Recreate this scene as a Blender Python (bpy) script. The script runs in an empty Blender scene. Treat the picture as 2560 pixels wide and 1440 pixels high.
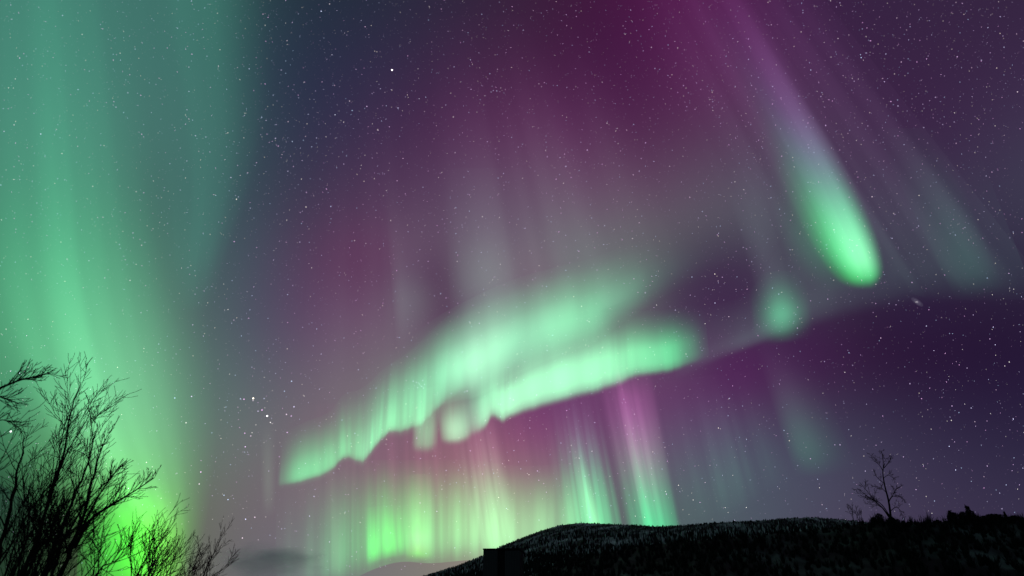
import bpy, math, random
import numpy as np
from mathutils import Vector

# ------------------------------------------------------------------ camera
SC = bpy.context.scene
COL = SC.collection
EYE = Vector((0.0, 0.0, 1.6))
PITCH = math.radians(28.7)          # the camera looks up at the northern sky
FOC = 1422.0                        # focal length in units of a 2560-wide sensor (20 mm lens)
cam_d = bpy.data.cameras.new('camera')
cam = bpy.data.objects.new('camera', cam_d)
COL.objects.link(cam)
cam.location = EYE
cam.rotation_euler = (math.pi / 2 + PITCH, 0, 0)
cam_d.sensor_width = 36.0
cam_d.lens = 36.0 * FOC / 2560.0
cam_d.clip_start = 0.1
cam_d.clip_end = 2.0e7
cam_d.dof.use_dof = True            # wide open on the stars: near twigs go soft
cam_d.dof.focus_distance = 200000.0
cam_d.dof.aperture_fstop = 2.2
SC.camera = cam
SC.view_settings.view_transform = 'Standard'
SC.view_settings.look = 'None'
SC.view_settings.gamma = 1.0
SC.view_settings.exposure = 0.0
SC.render.engine = 'CYCLES'
SC.cycles.transparent_max_bounces = 64
SC.cycles.max_bounces = 3
SC.cycles.volume_bounces = 1

CP, SP = math.cos(PITCH), math.sin(PITCH)


def sight(x, y):
    """Bearing measured off the photograph -> unit direction in the world."""
    a, b = (x - 1280.0) / FOC, (720.0 - y) / FOC
    v = Vector((a, CP - b * SP, SP + b * CP))
    return v.normalized()


def ground_dir(x, y=1500.0):
    v = sight(x, y)
    v.z = 0
    return v.normalized()


def lin1(c):
    c = c / 255.0
    return c / 12.92 if c <= 0.04045 else ((c + 0.055) / 1.055) ** 2.4


def lin(c):
    return tuple(lin1(k) for k in c)


# ------------------------------------------------------------------ world: the diffuse glow of the night sky
# colour of the airglow sampled on a loose lattice of directions (curtains are separate meshes)
XS = [0, 160, 320, 480, 640, 800, 960, 1120, 1280, 1440, 1600, 1760, 1920, 2080, 2240, 2400, 2560]
SKY = {
    -60: [(64, 112, 104), (62, 108, 102), (62, 106, 102), (60, 104, 100), (38, 56, 68), (34, 46, 60), (38, 44, 62), (44, 38, 60), (54, 34, 60), (60, 26, 58), (72, 22, 66), (92, 30, 84), (56, 24, 64), (54, 34, 66), (54, 36, 66), (52, 36, 64), (52, 38, 64)],
    160: [(62, 108, 102), (62, 106, 102), (64, 106, 104), (62, 104, 102), (40, 52, 72), (40, 46, 70), (46, 44, 70), (58, 38, 68), (66, 36, 66), (62, 24, 62), (66, 24, 66), (96, 42, 90), (84, 42, 86), (52, 30, 64), (58, 38, 68), (54, 34, 66), (58, 40, 70)],
    320: [(68, 114, 106), (66, 108, 104), (70, 108, 106), (70, 110, 106), (44, 54, 74), (48, 48, 76), (62, 42, 74), (78, 40, 78), (88, 44, 84), (90, 44, 86), (72, 30, 70), (84, 48, 82), (88, 60, 92), (66, 36, 72), (58, 32, 68), (56, 34, 68), (66, 56, 84)],
    480: [(62, 108, 98), (62, 105, 95), (70, 98, 98), (60, 92, 94), (50, 62, 80), (66, 54, 80), (80, 52, 84), (88, 64, 94), (94, 70, 96), (100, 68, 98), (98, 66, 96), (92, 78, 98), (84, 86, 100), (74, 60, 86), (58, 38, 70), (60, 40, 72), (66, 76, 90)],
    640: [(62, 115, 95), (62, 110, 95), (78, 108, 102), (66, 98, 96), (68, 72, 94), (90, 56, 88), (96, 58, 92), (100, 86, 104), (104, 84, 106), (104, 104, 110), (96, 102, 104), (84, 90, 94), (86, 94, 102), (60, 56, 76), (56, 44, 70), (54, 42, 70), (44, 40, 64)],
    800: [(60, 115, 92), (62, 112, 92), (92, 122, 110), (78, 100, 100), (74, 72, 98), (102, 68, 102), (110, 80, 108), (104, 70, 102), (116, 116, 120), (108, 130, 120), (102, 110, 110), (78, 50, 86), (66, 44, 78), (52, 28, 62), (38, 14, 48), (33, 14, 42), (36, 20, 50)],
    960: [(40, 105, 80), (50, 105, 85), (110, 140, 118), (84, 118, 108), (86, 90, 106), (114, 98, 114), (114, 112, 116), (106, 120, 112), (104, 62, 104), (106, 40, 102), (106, 44, 102), (88, 36, 90), (82, 32, 84), (56, 24, 64), (41, 18, 52), (37, 19, 52), (36, 24, 56)],
    1120: [(36, 80, 62), (45, 90, 70), (110, 140, 110), (92, 125, 112), (110, 108, 114), (122, 112, 116), (128, 74, 110), (148, 84, 112), (136, 52, 110), (114, 62, 110), (110, 84, 114), (82, 72, 104), (74, 82, 100), (66, 76, 94), (56, 52, 78), (48, 42, 70), (42, 38, 64)],
    1280: [(20, 40, 34), (24, 50, 38), (90, 120, 70), (112, 112, 104), (116, 92, 110), (122, 104, 116), (124, 112, 116), (150, 132, 122), (160, 150, 134), (120, 128, 118), (80, 100, 100), (80, 104, 104), (76, 88, 102), (80, 72, 96), (70, 58, 84), (60, 52, 78), (54, 48, 72)],
    1430: [(20, 40, 34), (24, 50, 38), (90, 120, 60), (105, 100, 95), (100, 108, 118), (108, 120, 118), (120, 120, 120), (120, 120, 112), (150, 150, 134), (100, 115, 110), (80, 100, 98), (80, 90, 95), (76, 76, 92), (72, 62, 88), (66, 56, 80), (58, 50, 74), (54, 48, 72)],
}
# dark gaps and glows finer than the lattice: x, y, colour, angular half width in lattice pixels
FINE = [
    (1100, 738, (66, 24, 68), 62), (1330, 690, (112, 88, 108), 45), (1790, 735, (54, 20, 66), 75),
    (1830, 685, (54, 20, 66), 60), (1040, 760, (112, 108, 116), 30), (1210, 700, (116, 116, 122), 45),
    (1730, 750, (66, 44, 78), 45), (1700, 850, (84, 78, 98), 35), 
    (2300, 780, (44, 30, 62), 40),
    (2000, 880, (62, 30, 72), 45), (1850, 930, (78, 34, 84), 45),
    (900, 650, (92, 54, 88), 45), (950, 640, (94, 56, 90), 30),
]
world = bpy.data.worlds.new('World')
SC.world = world
world.use_nodes = True
wt = world.node_tree
wt.nodes.clear()
w_out = wt.nodes.new('ShaderNodeOutputWorld')
w_bg = wt.nodes.new('ShaderNodeBackground')
w_tc = wt.nodes.new('ShaderNodeTexCoord')
wt.links.new(w_bg.outputs[0], w_out.inputs[0])


def ramp(nt, stops, interp='B_SPLINE'):
    n = nt.nodes.new('ShaderNodeValToRGB')
    cr = n.color_ramp
    cr.interpolation = interp
    while len(cr.elements) > 1:
        cr.elements.remove(cr.elements[-1])
    for i, (p, c) in enumerate(stops):
        e = cr.elements[0] if i == 0 else cr.elements.new(p)
        e.position = p
        e.color = (c[0], c[1], c[2], 1.0)
    return n


def sky_lobes():
    out = []
    for y, row in SKY.items():
        for x, c in zip(XS, row):
            out.append((sight(x, y), lin(c), 1.0 / (92.0 / FOC) ** 2, 1.0))
    for x, y, c, s in FINE:
        out.append((sight(x, y), lin(c), 1.0 / (s / FOC) ** 2, 3.0))
    return out


def build_sky():
    """airglow as a smooth function of azimuth and elevation: one colour ramp along the azimuth
       for each band of elevation, the bands blended with a smooth kernel"""
    L = wt.links.new
    lobes = sky_lobes()
    floor = lin((58, 56, 74))

    Q = np.array([tuple(q) for q, _, _, _ in lobes])
    C = np.array([c for _, c, _, _ in lobes])
    KK = np.array([k for _, _, k, _ in lobes])
    G = np.array([g for _, _, _, g in lobes])

    def glow(az, el):
        d = np.array((math.sin(az) * math.cos(el), math.cos(az) * math.cos(el), math.sin(el)))
        e = G * np.exp(np.maximum(KK * (Q @ d - 1.0), -60.0))
        w = 2e-3 + e.sum()
        return (e @ C + 2e-3 * np.array(floor)) / w

    def math_node(op, a, b=None, c=None):
        n = wt.nodes.new('ShaderNodeMath')
        n.operation = op
        for i, q in enumerate((a, b, c)):
            if q is None:
                continue
            if isinstance(q, (int, float)):
                n.inputs[i].default_value = q
            else:
                L(q, n.inputs[i])
        return n.outputs[0]

    def band_group(stops):
        gt = bpy.data.node_groups.new('sky_band', 'ShaderNodeTree')
        gt.interface.new_socket('Azimuth', in_out='INPUT', socket_type='NodeSocketFloat')
        gt.interface.new_socket('Color', in_out='OUTPUT', socket_type='NodeSocketColor')
        r = ramp(gt, stops)
        gi, go = gt.nodes.new('NodeGroupInput'), gt.nodes.new('NodeGroupOutput')
        gt.links.new(gi.outputs[0], r.inputs[0])
        gt.links.new(r.outputs[0], go.inputs[0])
        return gt

    sp = wt.nodes.new('ShaderNodeSeparateXYZ')
    L(w_tc.outputs['Generated'], sp.inputs[0])
    az = math_node('ARCTAN2', sp.outputs[0], sp.outputs[1])
    el = math_node('ARCSINE', sp.outputs[2])
    cx = wt.nodes.new('ShaderNodeCombineXYZ')
    L(az, cx.inputs[0])
    L(el, cx.inputs[1])
    R = math.radians
    A0, A1, OV = R(-64), R(64), R(7)
    step = R(2.1)
    half = wt.nodes.new('ShaderNodeMapRange')
    half.interpolation_type = 'SMOOTHSTEP'
    L(az, half.inputs['Value'])
    half.inputs['From Min'].default_value = R(-4)
    half.inputs['From Max'].default_value = R(4)
    acc = None
    n_rows = 31
    # spline control colours: sample the glow, then sharpen once against the spline's own smoothing
    halves = ((A0, OV), (-OV, A1))
    T = []
    for lo, hi in halves:
        T.append(np.array([[glow(lo + (hi - lo) * k / 31.0, max(-step + i * step, R(0.5))) for k in range(32)] for i in range(n_rows)]))

    def smooth(a):
        p = np.pad(a, ((1, 1), (1, 1), (0, 0)), mode='edge')
        p = (p[:-2] + 4 * p[1:-1] + p[2:]) / 6
        return (p[:, :-2] + 4 * p[:, 1:-1] + p[:, 2:]) / 6
    T = [np.maximum(a + (a - smooth(a)) * 1.1, 0.001) for a in T]
    for i in range(n_rows):
        e = -step + i * step
        co = cx.outputs[0]
        if acc is not None:
            sq = wt.nodes.new('ShaderNodeVectorMath')
            sq.operation = 'MULTIPLY_ADD'
            L(acc, sq.inputs[0])
            sq.inputs[1].default_value = (1e-9, 1e-9, 1e-9)
            L(co, sq.inputs[2])
            co = sq.outputs[0]
        s2 = wt.nodes.new('ShaderNodeSeparateXYZ')
        L(co, s2.inputs[0])
        cols = []
        for hi_i, (lo, hi) in enumerate(halves):
            f = math_node('MULTIPLY_ADD', s2.outputs[0], 1.0 / (hi - lo), -lo / (hi - lo))
            stops = []
            for k in range(32):
                t = k / 31.0
                stops.append((t, T[hi_i][i][k]))
            r = wt.nodes.new('ShaderNodeGroup')
            r.node_tree = band_group(stops)
            L(f, r.inputs[0])
            cols.append(r.outputs[0])
        mx = wt.nodes.new('ShaderNodeMix')
        mx.data_type = 'VECTOR'
        L(half.outputs[0], mx.inputs[0])
        L(cols[0], mx.inputs[4])
        L(cols[1], mx.inputs[5])
        f = math_node('MULTIPLY_ADD', s2.outputs[1], 0.25 / step, 0.5 - 0.25 * e / step)
        kr = ramp(wt, [(0, (0, 0, 0)), (0.25, (0, 0, 0)), (0.5, (1, 1, 1)), (0.75, (0, 0, 0)), (1, (0, 0, 0))])
        L(f, kr.inputs[0])
        mu = wt.nodes.new('ShaderNodeVectorMath')
        mu.operation = 'MULTIPLY_ADD'
        L(mx.outputs[1], mu.inputs[0])
        L(kr.outputs[0], mu.inputs[1])
        if acc is None:
            mu.inputs[2].default_value = (0, 0, 0)
        else:
            L(acc, mu.inputs[2])
        acc = mu.outputs[0]
    # dim floor where the bands end (overhead and behind)
    L(acc, w_bg.inputs['Color'])
    w_bg.inputs['Strength'].default_value = 1.0


build_sky()


# ------------------------------------------------------------------ helpers
def tag(o, label=None, cat=None, group=None, kind=None):
    if label:
        o['label'] = label
    if cat:
        o['category'] = cat
    if group:
        o['group'] = group
    if kind:
        o['kind'] = kind
    return o


def mesh_obj(name, verts, faces, mat=None, parent=None, smooth=False):
    me = bpy.data.meshes.new(name)
    me.from_pydata(verts, [], faces)
    if smooth:
        me.polygons.foreach_set('use_smooth', [True] * len(me.polygons))
    if mat:
        me.materials.append(mat)
    me.update()
    o = bpy.data.objects.new(name, me)
    COL.objects.link(o)
    if parent:
        o.parent = parent
    return o


def empty(name, loc):
    o = bpy.data.objects.new(name, None)
    o.empty_display_size = 0.3
    COL.objects.link(o)
    o.location = loc
    return o


def diffuse_mat(name, rough=0.9):
    m = bpy.data.materials.new(name)
    m.use_nodes = True
    b = m.node_tree.nodes['Principled BSDF']
    b.inputs['Roughness'].default_value = rough
    b.inputs['Specular IOR Level'].default_value = 0.1
    return m, m.node_tree, b


# ------------------------------------------------------------------ materials of the ground
def patchy_mat(name, dark, light, scale, lo, hi, stretch=(1, 1, 1)):
    m, nt, b = diffuse_mat(name)
    tc = nt.nodes.new('ShaderNodeTexCoord')
    mp = nt.nodes.new('ShaderNodeMapping')
    mp.inputs['Scale'].default_value = stretch
    nt.links.new(tc.outputs['Object'], mp.inputs['Vector'])
    nz = nt.nodes.new('ShaderNodeTexNoise')
    nz.inputs['Scale'].default_value = scale
    nz.inputs['Detail'].default_value = 5
    nt.links.new(mp.outputs[0], nz.inputs['Vector'])
    r = ramp(nt, [(lo, dark), (hi, light)], 'EASE')
    nt.links.new(nz.outputs['Fac'], r.inputs[0])
    nt.links.new(r.outputs[0], b.inputs['Base Color'])
    return m


M_GROUND = patchy_mat('snowy_ground', (0.03, 0.035, 0.035), (0.22, 0.23, 0.24), 0.15, 0.4, 0.65)
M_HILL = patchy_mat('snowy_hill', (0.012, 0.015, 0.015), (0.62, 0.65, 0.65), 0.014, 0.46, 0.72, (1, 1, 0.35))
M_SLOPE = patchy_mat('snowy_slope', (0.006, 0.008, 0.008), (0.17, 0.24, 0.2), 0.08, 0.46, 0.84, (1, 1, 0.3))


def island_mat(name, dark, light, p):
    m, nt, b = diffuse_mat(name)
    g = nt.nodes.new('ShaderNodeNewGeometry')
    r = ramp(nt, [(0.0, dark), (p, dark), (1.0, light)], 'LINEAR')
    nt.links.new(g.outputs['Random Per Island'], r.inputs[0])
    nt.links.new(r.outputs[0], b.inputs['Base Color'])
    return m


M_WOOD = island_mat('frosted_forest', (0.008, 0.01, 0.01), (0.62, 0.68, 0.64), 0.55)


def bark_mat(name, c1, c2):
    m, nt, b = diffuse_mat(name)
    tc = nt.nodes.new('ShaderNodeTexCoord')
    nz = nt.nodes.new('ShaderNodeTexNoise')
    nz.inputs['Scale'].default_value = 14
    nz.inputs['Detail'].default_value = 4
    nt.links.new(tc.outputs['Object'], nz.inputs['Vector'])
    r = ramp(nt, [(0.35, c1), (0.7, c2)], 'LINEAR')
    nt.links.new(nz.outputs['Fac'], r.inputs[0])
    nt.links.new(r.outputs[0], b.inputs['Base Color'])
    return m


M_BARK = bark_mat('dark_bark', (0.008, 0.007, 0.006), (0.025, 0.022, 0.02))
M_TWIG = bark_mat('twigs', (0.008, 0.007, 0.006), (0.02, 0.017, 0.015))
M_GLOW_BROWN = bark_mat('glow_brown_twigs', (0.16, 0.09, 0.08), (0.30, 0.17, 0.15))  # reddish brown of light glowing through soft twigs, put into the bark colour
M_LEAF = bark_mat('dark_foliage', (0.006, 0.008, 0.007), (0.02, 0.024, 0.02))


# ------------------------------------------------------------------ ground and hills
def interp(pts, x):
    if x <= pts[0][0]:
        return pts[0][1]
    for (x0, y0), (x1, y1) in zip(pts, pts[1:]):
        if x <= x1:
            t = (x - x0) / (x1 - x0)
            return y0 + (y1 - y0) * t
    return pts[-1][1]


def build_ground():
    verts, faces = [(0, 0, -0.02)], []
    rings = [4, 10, 25, 60, 150, 400, 1000, 4000, 15000, 60000]
    n = 64
    rng = random.Random(2)
    for r in rings:
        for k in range(n):
            a = 2 * math.pi * k / n
            z = rng.uniform(-0.15, 0.15) if 5 < r < 60 else 0.0
            verts.append((r * math.cos(a), r * math.sin(a), z - 0.02))
    for k in range(n):
        faces.append((0, 1 + k, 1 + (k + 1) % n))
    for i in range(len(rings) - 1):
        a, b = 1 + i * n, 1 + (i + 1) * n
        for k in range(n):
            k2 = (k + 1) % n
            faces.append((a + k, b + k, b + k2, a + k2))
    o = mesh_obj('ground', verts, faces, M_GROUND, smooth=True)
    tag(o, kind='structure')


build_ground()

CREST_FAR = [(860, 1530), (960, 1480), (1060, 1441), (1140, 1416), (1200, 1392), (1260, 1362), (1300, 1347), (1350, 1327), (1400, 1313),
             (1450, 1307), (1500, 1309), (1550, 1311), (1640, 1316), (1700, 1314), (1800, 1306), (1900, 1302), (1960, 1296),
             (2040, 1294), (2100, 1299), (2200, 1310), (2400, 1330), (2800, 1360)]
CREST_NEAR = [(1150, 1500), (1300, 1445), (1420, 1405), (1560, 1372), (1700, 1352), (1900, 1335), (2050, 1322), (2120, 1312), (2180, 1305),
              (2300, 1303), (2420, 1302), (2560, 1298), (2800, 1290), (3100, 1300)]


def far_point(x, t, rng=None):
    """A point of the far hill's front: x bearing, t 0 foot .. 1 crest .. 1.3 behind."""
    d = sight(x, interp(CREST_FAR, x))
    h = math.hypot(d.x, d.y)
    D = 1900.0 + 260 * math.sin(x * 0.006)
    zc = max(1.6 + D * d.z / h, -1.0)
    g = Vector((d.x / h, d.y / h, 0))
    if t <= 1:
        dist = 700 + (D - 700) * t
        z = zc * (0.25 * t + 0.75 * t ** 1.6)
    else:
        dist = D + (t - 1) * 1800
        z = zc * (1 - (t - 1) * 1.2)
    p = g * dist
    p.z = z - 0.5
    return p


def near_point(x, t):
    d = sight(x, interp(CREST_NEAR, x))
    h = math.hypot(d.x, d.y)
    D = 95.0 + 10 * math.sin(x * 0.013)
    zc = max(1.6 + D * d.z / h, -0.5)
    g = Vector((d.x / h, d.y / h, 0))
    if t <= 1:
        dist = 34 + (D - 34) * t
        z = zc * (0.2 * t + 0.8 * t ** 1.4)
    else:
        dist = D + (t - 1) * 260
        z = zc * (1 - (t - 1) * 0.9)
    p = g * dist
    p.z = z - 0.1
    return p


def build_slope(name, fn, x0, x1, nx, ts, rough, mat, seed):
    rng = random.Random(seed)
    verts, faces = [], []
    for i in range(nx + 1):
        x = x0 + (x1 - x0) * i / nx
        for j, t in enumerate(ts):
            p = fn(x, t)
            if 0 < j < len(ts) - 1 and abs(t - 1) > 0.02:
                p.z += rng.uniform(-rough, rough)
            verts.append(p)
    m = len(ts)
    for i in range(nx):
        for j in range(m - 1):
            a = i * m + j
            faces.append((a, a + m, a + m + 1, a + 1))
    o = mesh_obj(name, verts, faces, mat, smooth=True)
    tag(o, kind='structure')
    return o


TS = [0, .08, .16, .25, .34, .43, .52, .6, .68, .76, .83, .9, .96, 1.0, 1.06, 1.2, 1.5, 1.9]
build_slope('far_hill', far_point, 800, 2840, 170, TS, 2.5, M_HILL, 3)
build_slope('near_hillside', near_point, 1120, 3150, 130, TS, 0.25, M_SLOPE, 4)


def spindle(verts, faces, p, h, r, rng, conif=False, dome=False):
    """one small far tree: an uneven spindle of a few faces"""
    n = 4
    a0 = rng.random() * 6.28
    lv = ((0.0, 0.25), (0.3, 1.0), (0.62, 0.75), (0.85, 0.4)) if not conif else ((0.0, 0.6), (0.12, 1.0), (0.4, 0.65), (0.75, 0.28))
    if dome:
        lv = ((0.0, 0.7), (0.3, 1.0), (0.65, 0.95), (0.9, 0.6))
    b = len(verts)
    lean = (rng.uniform(-.06, .06) * h, rng.uniform(-.06, .06) * h)
    for f, w in lv:
        for k in range(n):
            a = a0 + k * 6.283 / n
            rr = r * w * rng.uniform(0.5, 1.25)
            verts.append((p[0] + rr * math.cos(a) + lean[0] * f, p[1] + rr * math.sin(a) + lean[1] * f, p[2] + h * f * rng.uniform(0.93, 1.07)))
    verts.append((p[0] + lean[0], p[1] + lean[1], p[2] + h))
    top = len(verts) - 1
    for i in range(len(lv) - 1):
        for k in range(n):
            k2 = (k + 1) % n
            faces.append((b + i * n + k, b + i * n + k2, b + (i + 1) * n + k2, b + (i + 1) * n + k))
    e = b + (len(lv) - 1) * n
    for k in range(n):
        faces.append((e + k, e + (k + 1) % n, top))


def build_forest():
    rng = random.Random(11)
    v, f = [], []
    for _ in range(6500):
        x = rng.uniform(880, 2330)
        t = 0.5 + 0.465 * rng.random() ** 0.8
        p = far_point(x, t)
        if p.z < 1 and x < 1000:
            continue
        h = rng.uniform(6, 15) * (0.6 if t > 0.85 else 1.0)
        spindle(v, f, p, h, h * rng.uniform(0.12, 0.24), rng, rng.random() < 0.3)
    for _ in range(1300):
        x = rng.uniform(880, 2330)
        p = far_point(x, rng.uniform(0.985, 1.01))
        h = rng.uniform(2, 4) * (1.4 if rng.random() < 0.08 else 1)
        spindle(v, f, p, h, h * rng.uniform(0.25, 0.5), rng, dome=rng.random() < 0.8)
    o = mesh_obj('forest', v, f, M_WOOD)
    tag(o, 'dark frosted birch wood covering the far hill below the green sky', 'forest', kind='stuff')


build_forest()


def build_lower_forest():
    rng = random.Random(12)
    v, f = [], []
    for _ in range(8000):
        x = rng.uniform(880, 2330)
        t = 0.12 + 0.5 * rng.random()
        p = far_point(x, t)
        if p.z < 1 and x < 1000:
            continue
        h = rng.uniform(6, 13)
        spindle(v, f, p, h, h * rng.uniform(0.22, 0.4), rng, rng.random() < 0.6)
    o = mesh_obj('forest', v, f, M_LEAF)
    tag(o, 'unbroken black spruce wood along the foot of the far hill', 'forest', kind='stuff')


build_lower_forest()


def twig_clump(v, f, p, h, w, n, rng):
    """a leafless bush: a fan of fine upright slivers"""
    for _ in range(n):
        a = rng.random() * 6.283
        o = Vector((math.cos(a), math.sin(a), 0))
        r0, r1 = rng.random() * 0.35 * w, rng.random() ** 0.6 * w
        hh = h * rng.uniform(0.45, 1.0) * (1.05 - 0.45 * r1 / w)
        t = Vector((-o.y, o.x, 0)) * rng.uniform(0.02, 0.055)
        b = len(v)
        q = p + o * r0
        mid = p + o * (0.5 * (r0 + r1)) + Vector((0, 0, hh * 0.55))
        v += [q - t, q + t, mid + t * 0.8, mid - t * 0.8, p + o * r1 + Vector((rng.gauss(0, .05), rng.gauss(0, .05), hh))]
        f += [(b, b + 1, b + 2, b + 3), (b + 3, b + 2, b + 4)]


def build_undergrowth():
    rng = random.Random(21)
    v, f = [], []
    for _ in range(1700):
        x = rng.uniform(1330, 2700)
        t = 0.3 + 0.7 * rng.random() ** 0.8
        p = near_point(x, t)
        h = rng.uniform(0.5, 1.6) * (0.6 + 0.6 * t)
        twig_clump(v, f, p, h, h * rng.uniform(0.3, 0.6), 22, rng)
    o = mesh_obj('scrub', v, f, M_LEAF)
    tag(o, 'black low scrub covering the near slope at lower right', 'scrub', kind='stuff')


build_undergrowth()


# ------------------------------------------------------------------ bare trees
def tubes_to_mesh(name, tubes, mat, parent, origin, sides=3):
    verts, faces = [], []
    for pl in tubes:
        n = len(pl)
        b = len(verts)
        sd = sides if pl[0][1] < 0.03 else 7
        for i, (p, r) in enumerate(pl):
            if i == 0:
                d = pl[1][0] - p
            elif i == n - 1:
                d = p - pl[i - 1][0]
            else:
                d = pl[i + 1][0] - pl[i - 1][0]
            if d.length < 1e-6:
                d = Vector((0, 0, 1))
            d.normalize()
            u = d.cross(Vector((0.3, 0.9, 0.2)))
            if u.length < 0.05:
                u = d.cross(Vector((1, 0, 0)))
            u.normalize()
            w = d.cross(u)
            q = p - origin
            for k in range(sd):
                a = 6.2832 * k / sd
                verts.append(q + u * (r * math.cos(a)) + w * (r * math.sin(a)))
        for i in range(n - 1):
            for k in range(sd):
                k2 = (k + 1) % sd
                faces.append((b + i * sd + k, b + i * sd + k2, b + (i + 1) * sd + k2, b + (i + 1) * sd + k))
        faces.append(tuple(b + (n - 1) * sd + k for k in range(sd)))
    return mesh_obj(name, verts, faces, mat, parent, smooth=True)


UP = Vector((0, 0, 1))


def rand_perp(d, rng):
    v = Vector((rng.gauss(0, 1), rng.gauss(0, 1), rng.gauss(0, 1)))
    v = v - d * v.dot(d)
    return v.normalized()


def grow(out, p, d, length, r, level, rng, P):
    """one limb and, below it, its own side shoots"""
    n = 4 if level >= 3 else (5 if level == 2 else 7)
    pts = []
    q, dd = p.copy(), d.copy()
    for i in range(n + 1):
        t = i / n
        pts.append((q.copy(), max(r * (1 - 0.72 * t), P['rmin'])))
        dd = (dd + rand_perp(dd, rng) * P['wander'] + UP * P['up'] * (0.6 if level < 3 else 1.0)).normalized()
        q = q + dd * (length / n)
    out.append(pts)
    children(out, pts, length, r, level, rng, P)


def children(out, pts, length, r, level, rng, P, t0=0.12):
    if level >= P['levels']:
        return
    k = P['kids'][min(level, len(P['kids']) - 1)]
    k = int(round(k * rng.uniform(0.8, 1.2)))
    n = len(pts) - 1
    for j in range(k):
        t = t0 + (1 - t0) * (j + rng.random()) / k
        i = min(int(t * n), n - 1)
        f = t * n - i
        a, b = pts[i][0], pts[i + 1][0]
        p = a.lerp(b, f)
        d = (b - a).normalized()
        ang = math.radians(rng.uniform(*P['angle']))
        nd = (d * math.cos(ang) + rand_perp(d, rng) * math.sin(ang) + UP * P['up'] * 0.8).normalized()
        ln = length * rng.uniform(*P['ratio']) * (1.05 - 0.6 * t)
        rr = max((pts[i][1] * (1 - f) + pts[i + 1][1] * f) * 0.52, P['rmin'])
        if ln < P['lmin']:
            continue
        grow(out, p, nd, ln, rr, level + 1, rng, P)


BIRCH = dict(rmin=0.0027, wander=0.15, up=0.10, levels=4, kids=[17, 8, 5, 3], angle=(20, 46), ratio=(0.36, 0.58), lmin=0.09)
SHRUB = dict(rmin=0.0024, wander=0.15, up=0.12, levels=3, kids=[9, 5, 3], angle=(16, 42), ratio=(0.36, 0.6), lmin=0.09)


def at_depth(x, y, dist):
    """point seen at bearing (x, y), at horizontal distance dist from the camera"""
    d = sight(x, y)
    h = math.hypot(d.x, d.y)
    return EYE + d * (dist / h)


def smooth_path(pts, sub=4):
    out = []
    n = len(pts)
    for i in range(n - 1):
        p0, p1, p2, p3 = pts[max(i - 1, 0)], pts[i], pts[i + 1], pts[min(i + 2, n - 1)]
        for k in range(sub):
            t = k / sub
            out.append(0.5 * ((2 * p1) + (p2 - p0) * t + (2 * p0 - 5 * p1 + 4 * p2 - p3) * t * t + (3 * p1 - p0 - 3 * p2 + p3) * t ** 3))
    out.append(pts[-1].copy())
    return out


def tree(name, label, cat, dist, stems, P, seed, group=None, limb_paths=(), mats=None):
    """stems: lists of bearings up each stem; the first stem's foot gives the base.
       limb_paths: extra long limbs as bearings with their own distance."""
    rng = random.Random(seed)
    foot = at_depth(stems[0][0][0], 1400, dist)
    foot.z = 0.0
    root = empty(name, foot)
    tag(root, label, cat, group)
    trunks, limbs = [], []
    for si, st in enumerate(stems):
        pts = [at_depth(x, y, dist + 0.25 * si) for x, y in st]
        # carry the stem down to the ground
        lo = pts[0]
        base = foot + Vector((rng.uniform(-.15, .15), rng.uniform(-.1, .1), 0)) * (1 if si else 0)
        pts = [base, base.lerp(lo, 0.5) + Vector((0, 0, 0.1))] + pts
        path = smooth_path(pts, 3)
        L = sum((b - a).length for a, b in zip(path, path[1:]))
        r0 = P.get('r0', 0.03) * (1.0 if si == 0 else 0.8)
        m = len(path) - 1
        pl = [(p + rand_perp(UP, rng) * 0.012, max(r0 * (1 - 0.86 * i / m), P['rmin'])) for i, p in enumerate(path)]
        trunks.append(pl)
        children(limbs, pl, L * 0.62, r0, 0, rng, P, t0=P.get('t0', 0.2))
    for path, dd, r in limb_paths:
        pp = smooth_path([at_depth(x, y, dist + dd) for x, y in path], 3)
        L = sum((b - a).length for a, b in zip(pp, pp[1:]))
        m = len(pp) - 1
        pl = [(p, max(r * (1 - 0.8 * i / m), P['rmin'])) for i, p in enumerate(pp)]
        limbs.append(pl)
        children(limbs, pl, L * 0.8, r, 1, rng, dict(P, kids=[0, 15, 6, 4], lmin=0.05), t0=0.4)
    mats = mats or (M_BARK, M_TWIG)
    tubes_to_mesh('trunk', trunks, mats[0], root, foot, 7)
    tubes_to_mesh('crown', limbs, mats[1], root, foot, 3)
    return root


GL = 'bare trees at the lower left'
tree('birch_tree', 'tallest bare birch at the left, its leaning top highest against the green glow', 'tree', 9.0,
     [[(60, 1440), (95, 1330), (130, 1230), (160, 1120), (180, 1030), (200, 955)],
      [(75, 1420), (120, 1250), (175, 1120), (228, 1030)]], BIRCH, 5, GL)
tree('birch_tree', 'tree mostly out of frame, its bare bough reaching in at the left edge', 'tree', 6.5,
     [[(-150, 1440), (-120, 1250), (-100, 1080), (-90, 930)]], dict(BIRCH, kids=[9, 6, 5, 3]), 6, GL,
     [([(-105, 1040), (-30, 985), (35, 955), (70, 945), (125, 932)], 0.0, 0.018),
      ([(-105, 1100), (-40, 1000), (10, 995), (45, 1010)], 0.1, 0.012),
      ([(-105, 1150), (-40, 1070), (10, 1050), (55, 1075)], 0.1, 0.012)])
tree('birch_tree', 'bare tree with one long bough arching right over the brightest green glow', 'tree', 7.5,
     [[(150, 1440), (190, 1340), (215, 1260), (235, 1180), (262, 1110)]], dict(BIRCH, kids=[11, 6, 4, 2]), 8, GL,
     [([(185, 1370), (225, 1300), (280, 1262), (335, 1228), (385, 1195)], 0.1, 0.022),
      ([(200, 1330), (240, 1250), (280, 1190), (300, 1165)], -0.2, 0.014)])
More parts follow.
